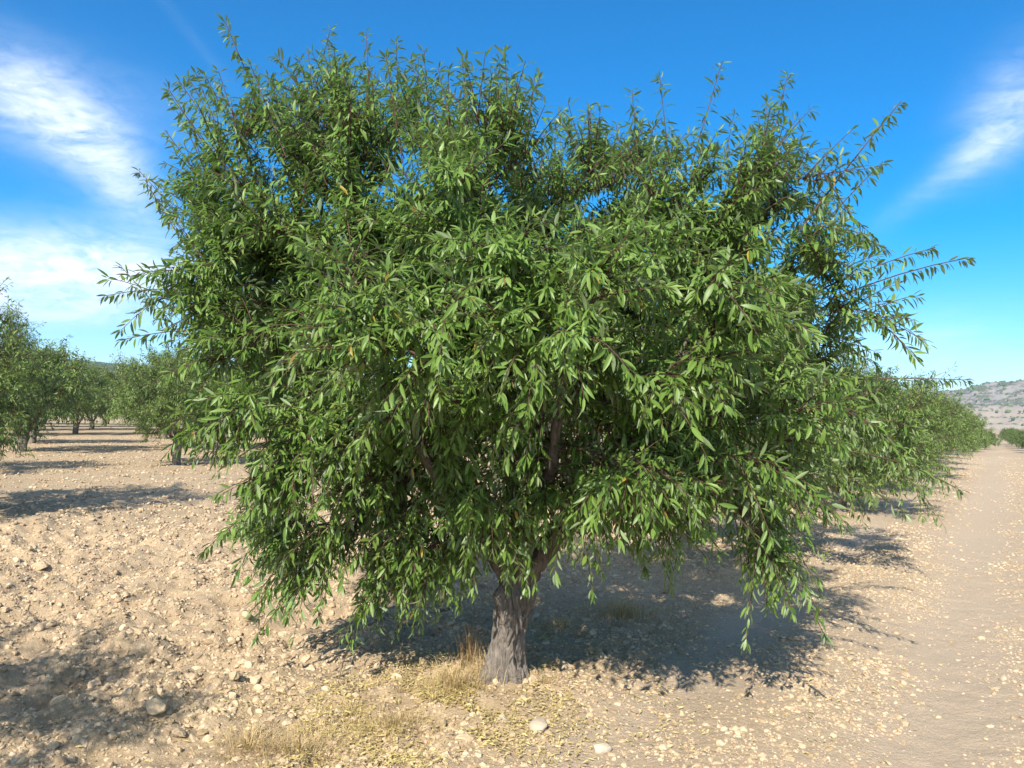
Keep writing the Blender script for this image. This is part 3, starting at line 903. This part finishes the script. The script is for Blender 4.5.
n = 24000
rr_ = np.concatenate([rng.normal(-0.3, 0.9, n), rng.normal(0.6, 1.8, 2500)])
qq_ = np.concatenate([rng.normal(-0.10, 0.42, n), rng.normal(0.9, 0.7, 2500)])
x = TREE[0] + rr_ * ROW[0] - qq_ * PERP[0]; y = TREE[1] + rr_ * ROW[1] - qq_ * PERP[1]
k = (rng.random(len(x)) < 0.1 + 1.2 * sstep(0.45, 0.62, fbm(x * 3.2, y * 3.2, 61, 3))) & (np.hypot(x, y - 4.66) > 0.2)
x, y = x[k], y[k]; n = len(x)
P = np.stack([x, y, ground_height(x, y) + rng.uniform(0.004, 0.022, n)], -1)
a = rng.uniform(0, 6.283, n)
D = np.stack([np.cos(a), np.sin(a), rng.normal(0, 0.18, n)], -1)
NL = UP + rng.normal(0, 0.3, (n, 3))
ln = rng.uniform(0.014, 0.042, n)
v, f, a = leaves(P, D, NL, ln, ln * rng.uniform(0.2, 0.32, n), rng.uniform(-0.3, 0.3, n), rng.uniform(0, 0.3, n), rng.random(n), True)
tag(link('fallen_leaves', new_mesh('fallen_leaves', v, f, M_FALLEN, True, {'rnd': a})), 'yellowed fallen leaves scattered on the soil around the trunk', kind='stuff')


# ------------------------------------------------------------------ hills
def hill_material(name, rock, scrub, earth, amount, scale, pale=None):
    m, nt, out = material(name)
    tc = N(nt, 'TexCoord'); v = tc.outputs['Object']
    geo = N(nt, 'NewGeometry')
    sep = N(nt, 'SeparateXYZ'); L(nt, geo.outputs['Position'], sep.inputs[0])
    n1 = noise(nt, v, scale, 6, 0.65); n2 = noise(nt, v, scale * 6, 4, 0.6)
    s = math_(nt, 'ADD', math_(nt, 'MULTIPLY', n1, 0.5), math_(nt, 'MULTIPLY', n2, 0.5))
    c = mixc(nt, ramp(nt, n1, [(0.4, (0, 0, 0)), (0.6, (1, 1, 1))]).outputs[0], earth, rock)
    low = ramp(nt, math_(nt, 'ADD', math_(nt, 'MULTIPLY', sep.outputs['Z'], 0.01), math_(nt, 'MULTIPLY', n1, 0.08)), [(0.23, (1, 1, 1)), (0.29, (0, 0, 0))]).outputs[0]
    c = mixc(nt, low, c, pale) if pale else c
    if pale: s = math_(nt, 'ADD', s, math_(nt, 'MULTIPLY', low, 0.07))
    c = mixc(nt, ramp(nt, s, [(amount - 0.03, (1, 1, 1)), (amount + 0.03, (0, 0, 0))]).outputs[0], c, scrub)
    bs = N(nt, 'BsdfPrincipled', Roughness=1.0)
    bs.inputs['Specular IOR Level'].default_value = 0.0
    L(nt, c, bs.inputs['Base Color'])
    L(nt, bs.outputs[0], out.inputs['Surface'])
    return m


M_HILL = hill_material('rocky_hill', (0.27, 0.25, 0.225), (0.115, 0.12, 0.085), (0.29, 0.25, 0.20), 0.50, 0.035, (0.33, 0.275, 0.21))
M_WOOD = hill_material('wooded_hill', (0.10, 0.12, 0.06), (0.045, 0.07, 0.035), (0.13, 0.13, 0.08), 0.54, 0.02)


def hill(name, cx_, cy_, L_, W_, H_, seed, mat, rot, terr, label):
    gx_ = np.linspace(-1, 1, 170); gy_ = np.linspace(-1, 1, 120)
    X, Y = np.meshgrid(gx_, gy_)
    e = np.clip(1 - (np.abs(X) ** 1.7 + np.abs(Y) ** 1.7), 0, 1)
    Z = e ** 1.1 * (0.72 + 0.4 * fbm(X * 3 + 5, Y * 3, seed, 4)) + e ** 0.5 * 0.16 * (fbm(X * 14, Y * 14, seed + 9, 4) - 0.5)
    if terr:
        lowz = Z * H_
        st = 7.0
        tz = np.floor(lowz / st) * st + st * sstep(0.55, 1.0, lowz / st - np.floor(lowz / st))
        Z = np.where(Z < 0.5, tz / H_, Z)
    V = np.stack([X * L_, Y * W_, Z * H_ - 3.0], -1).reshape(-1, 3)
    i = np.arange(X.size).reshape(X.shape)
    F = np.stack([i[:-1, :-1], i[:-1, 1:], i[1:, 1:], i[1:, :-1]], -1).reshape(-1, 4)
    o = link(name, new_mesh(name, V, [F], mat, True))
    o.location = (cx_, cy_, 0); o.rotation_euler = (0, 0, rot)
    tag(o, label, kind='structure')
    return V, o


HV, ho = hill('hill', 830, 880, 480, 300, 92, 3, M_HILL, R(-20), True, 'rocky scrub covered hill with stepped pale terraces at the right')
hill('hill', -640, 800, 700, 300, 62, 8, M_WOOD, R(10), False, 'low dark wooded hill behind the orchard at the left')
# scrub on the rocky hill
rng = np.random.default_rng(9)
sel = rng.choice(len(HV), 9000)
pp = HV[sel] + np.stack([rng.uniform(-3, 3, 9000), rng.uniform(-3, 3, 9000), np.zeros(9000)], -1)
pp = pp[(pp[:, 2] > 2)]
v, f = lumps(rng, pp, rng.uniform(0.8, 2.8, len(pp)), ICO_V, ICO_F, 0.2, 0.8)
o = link('hill_scrub', new_mesh('hill_scrub', v, [f], M_LEAF_FAR, False, {'rnd': np.repeat(rng.random(len(pp)) * 0.5, 12)}))
o.location = ho.location; o.rotation_euler = ho.rotation_euler
tag(o, 'dark scrub dotting the rocky hill at the right', kind='stuff')

# ------------------------------------------------------------------ light and sky
SUN_EL, SUN_AZ = 38.0, 199.0        # azimuth clockwise from +Y
sd = np.array([math.sin(R(SUN_AZ)) * math.cos(R(SUN_EL)), math.cos(R(SUN_AZ)) * math.cos(R(SUN_EL)), math.sin(R(SUN_EL))])
sun_d = bpy.data.lights.new('sun', 'SUN')
sun_d.energy = 4.9
sun_d.angle = R(0.5)
sun_d.color = (1.0, 0.93, 0.82)
sun = bpy.data.objects.new('sun', sun_d)
COL.objects.link(sun)
sun.rotation_euler = Vector(sd).to_track_quat('Z', 'Y').to_euler()
sun.location = (-10, -20, 30)

w = bpy.data.worlds.new('World')
scene.world = w
w.use_nodes = True
nt = w.node_tree
nt.nodes.clear()
wo = nt.nodes.new('ShaderNodeOutputWorld')
bg = nt.nodes.new('ShaderNodeBackground')
bg.inputs['Strength'].default_value = 0.11
sky = nt.nodes.new('ShaderNodeTexSky')
sky.sky_type = 'NISHITA'
sky.sun_disc = False
sky.sun_elevation = R(SUN_EL)
sky.sun_rotation = R(SUN_AZ)
sky.altitude = 1800
sky.air_density = 1.0
sky.dust_density = 0.05
sky.ozone_density = 3.0
hs = N(nt, 'HueSaturation'); hs.inputs['Saturation'].default_value = 1.5; hs.inputs['Value'].default_value = 1.17; hs.inputs['Hue'].default_value = 0.497
L(nt, sky.outputs[0], hs.inputs['Color'])
tc = N(nt, 'TexCoord')
dirv = tc.outputs['Generated']


def dot(vec, c):
    n = N(nt, 'VectorMath'); n.operation = 'DOT_PRODUCT'
    L(nt, vec, n.inputs[0]); n.inputs[1].default_value = tuple(c)
    return n.outputs['Value']


def cloud(px, py, a, b, rot, amt):
    """soft elliptical patch of cirrus round a sky direction; a, b in degrees"""
    c = unit(ray(px, py))
    e1 = unit(np.cross(c, UP)); e2 = np.cross(e1, c)
    e1, e2 = e1 * math.cos(R(rot)) + e2 * math.sin(R(rot)), -e1 * math.sin(R(rot)) + e2 * math.cos(R(rot))
    u = dot(dirv, e1 / math.sin(R(a))); v_ = dot(dirv, e2 / math.sin(R(b)))
    s = math_(nt, 'ADD', math_(nt, 'MULTIPLY', u, u), math_(nt, 'MULTIPLY', v_, v_))
    g = math_(nt, 'EXPONENT', math_(nt, 'MULTIPLY', s, -1.0))
    return math_(nt, 'MULTIPLY', g, amt)


tot = None
for args in ((10, 98, 4.2, 2.1, -25, 0.55), (75, 125, 4.0, 2.0, -38, 0.68), (118, 178, 3.0, 1.6, -55, 0.5), (40, 270, 9, 2.6, 5, 0.85), (110, 268, 6, 1.9, 4, 0.5), (60, 312, 8, 1.2, 0, 0.34),
             (1012, 105, 3.0, 2.1, 60, 0.42), (990, 142, 2.6, 1.2, 40, 0.40), (938, 182, 4.6, 0.8, 35, 0.17),
             (915, 335, 5.0, 1.6, 5, 0.26), (950, 362, 8, 1.2, 0, 0.18), (195, 40, 4.0, 0.4, -45, 0.035), (110, 95, 5.0, 2.2, -10, 0.10)):
    g = cloud(*args)
    tot = g if tot is None else math_(nt, 'ADD', tot, g)
mp = N(nt, 'Mapping'); mp.inputs['Scale'].default_value = (2.2, 2.2, 6.0); mp.inputs['Rotation'].default_value = (0, R(28), 0)
L(nt, dirv, mp.inputs['Vector'])
n1 = noise(nt, mp.outputs[0], 3.4, 9, 0.62, 1.2)
n2 = noise(nt, mp.outputs[0], 13.0, 9, 0.7, 1.0)
nn = math_(nt, 'ADD', math_(nt, 'MULTIPLY', n1, 0.58), math_(nt, 'MULTIPLY', n2, 0.42))
wis = ramp(nt, nn, [(0.34, (0.2, 0.2, 0.2)), (0.62, (1, 1, 1))]).outputs[0]
# broad unseen cirrus added behind the camera as neutral fill for the shadows
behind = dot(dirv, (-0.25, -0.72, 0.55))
fill_cirrus = ramp(nt, behind, [(0.25, (0, 0, 0)), (0.75, (0.65, 0.65, 0.65))]).outputs[0]
tot = math_(nt, 'ADD', tot, fill_cirrus)
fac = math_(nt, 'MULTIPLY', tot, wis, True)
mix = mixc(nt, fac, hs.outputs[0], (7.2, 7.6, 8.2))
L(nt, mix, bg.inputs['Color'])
L(nt, bg.outputs[0], wo.inputs['Surface'])

# ------------------------------------------------------------------ air
hm, hnt, hout = material('haze')
pv = hnt.nodes.new('ShaderNodeVolumePrincipled')
pv.inputs['Color'].default_value = (0.84, 0.90, 1.0, 1)
pv.inputs['Density'].default_value = 0.00034
pv.inputs['Anisotropy'].default_value = 0.3
L(hnt, pv.outputs[0], hout.inputs['Volume'])
hv = [(x, y, z) for z in (-6, 112) for y in (-420, 5600) for x in (-4900, 4900)]
hf = np.array([[0, 2, 3, 1], [4, 5, 7, 6], [0, 1, 5, 4], [2, 6, 7, 3], [0, 4, 6, 2], [1, 3, 7, 5]])
tag(link('haze', new_mesh('haze', hv, [hf], hm, False)), 'thin bluish air over the far hills', kind='stuff')

# ------------------------------------------------------------------ view
scene.view_settings.view_transform = 'Standard'
scene.view_settings.look = 'None'
scene.view_settings.exposure = 0.82
scene.view_settings.gamma = 1.0
scene.view_settings.use_curve_mapping = False
scene.cycles.max_bounces = 8
scene.cycles.transparent_max_bounces = 8
scene.cycles.use_denoising = True
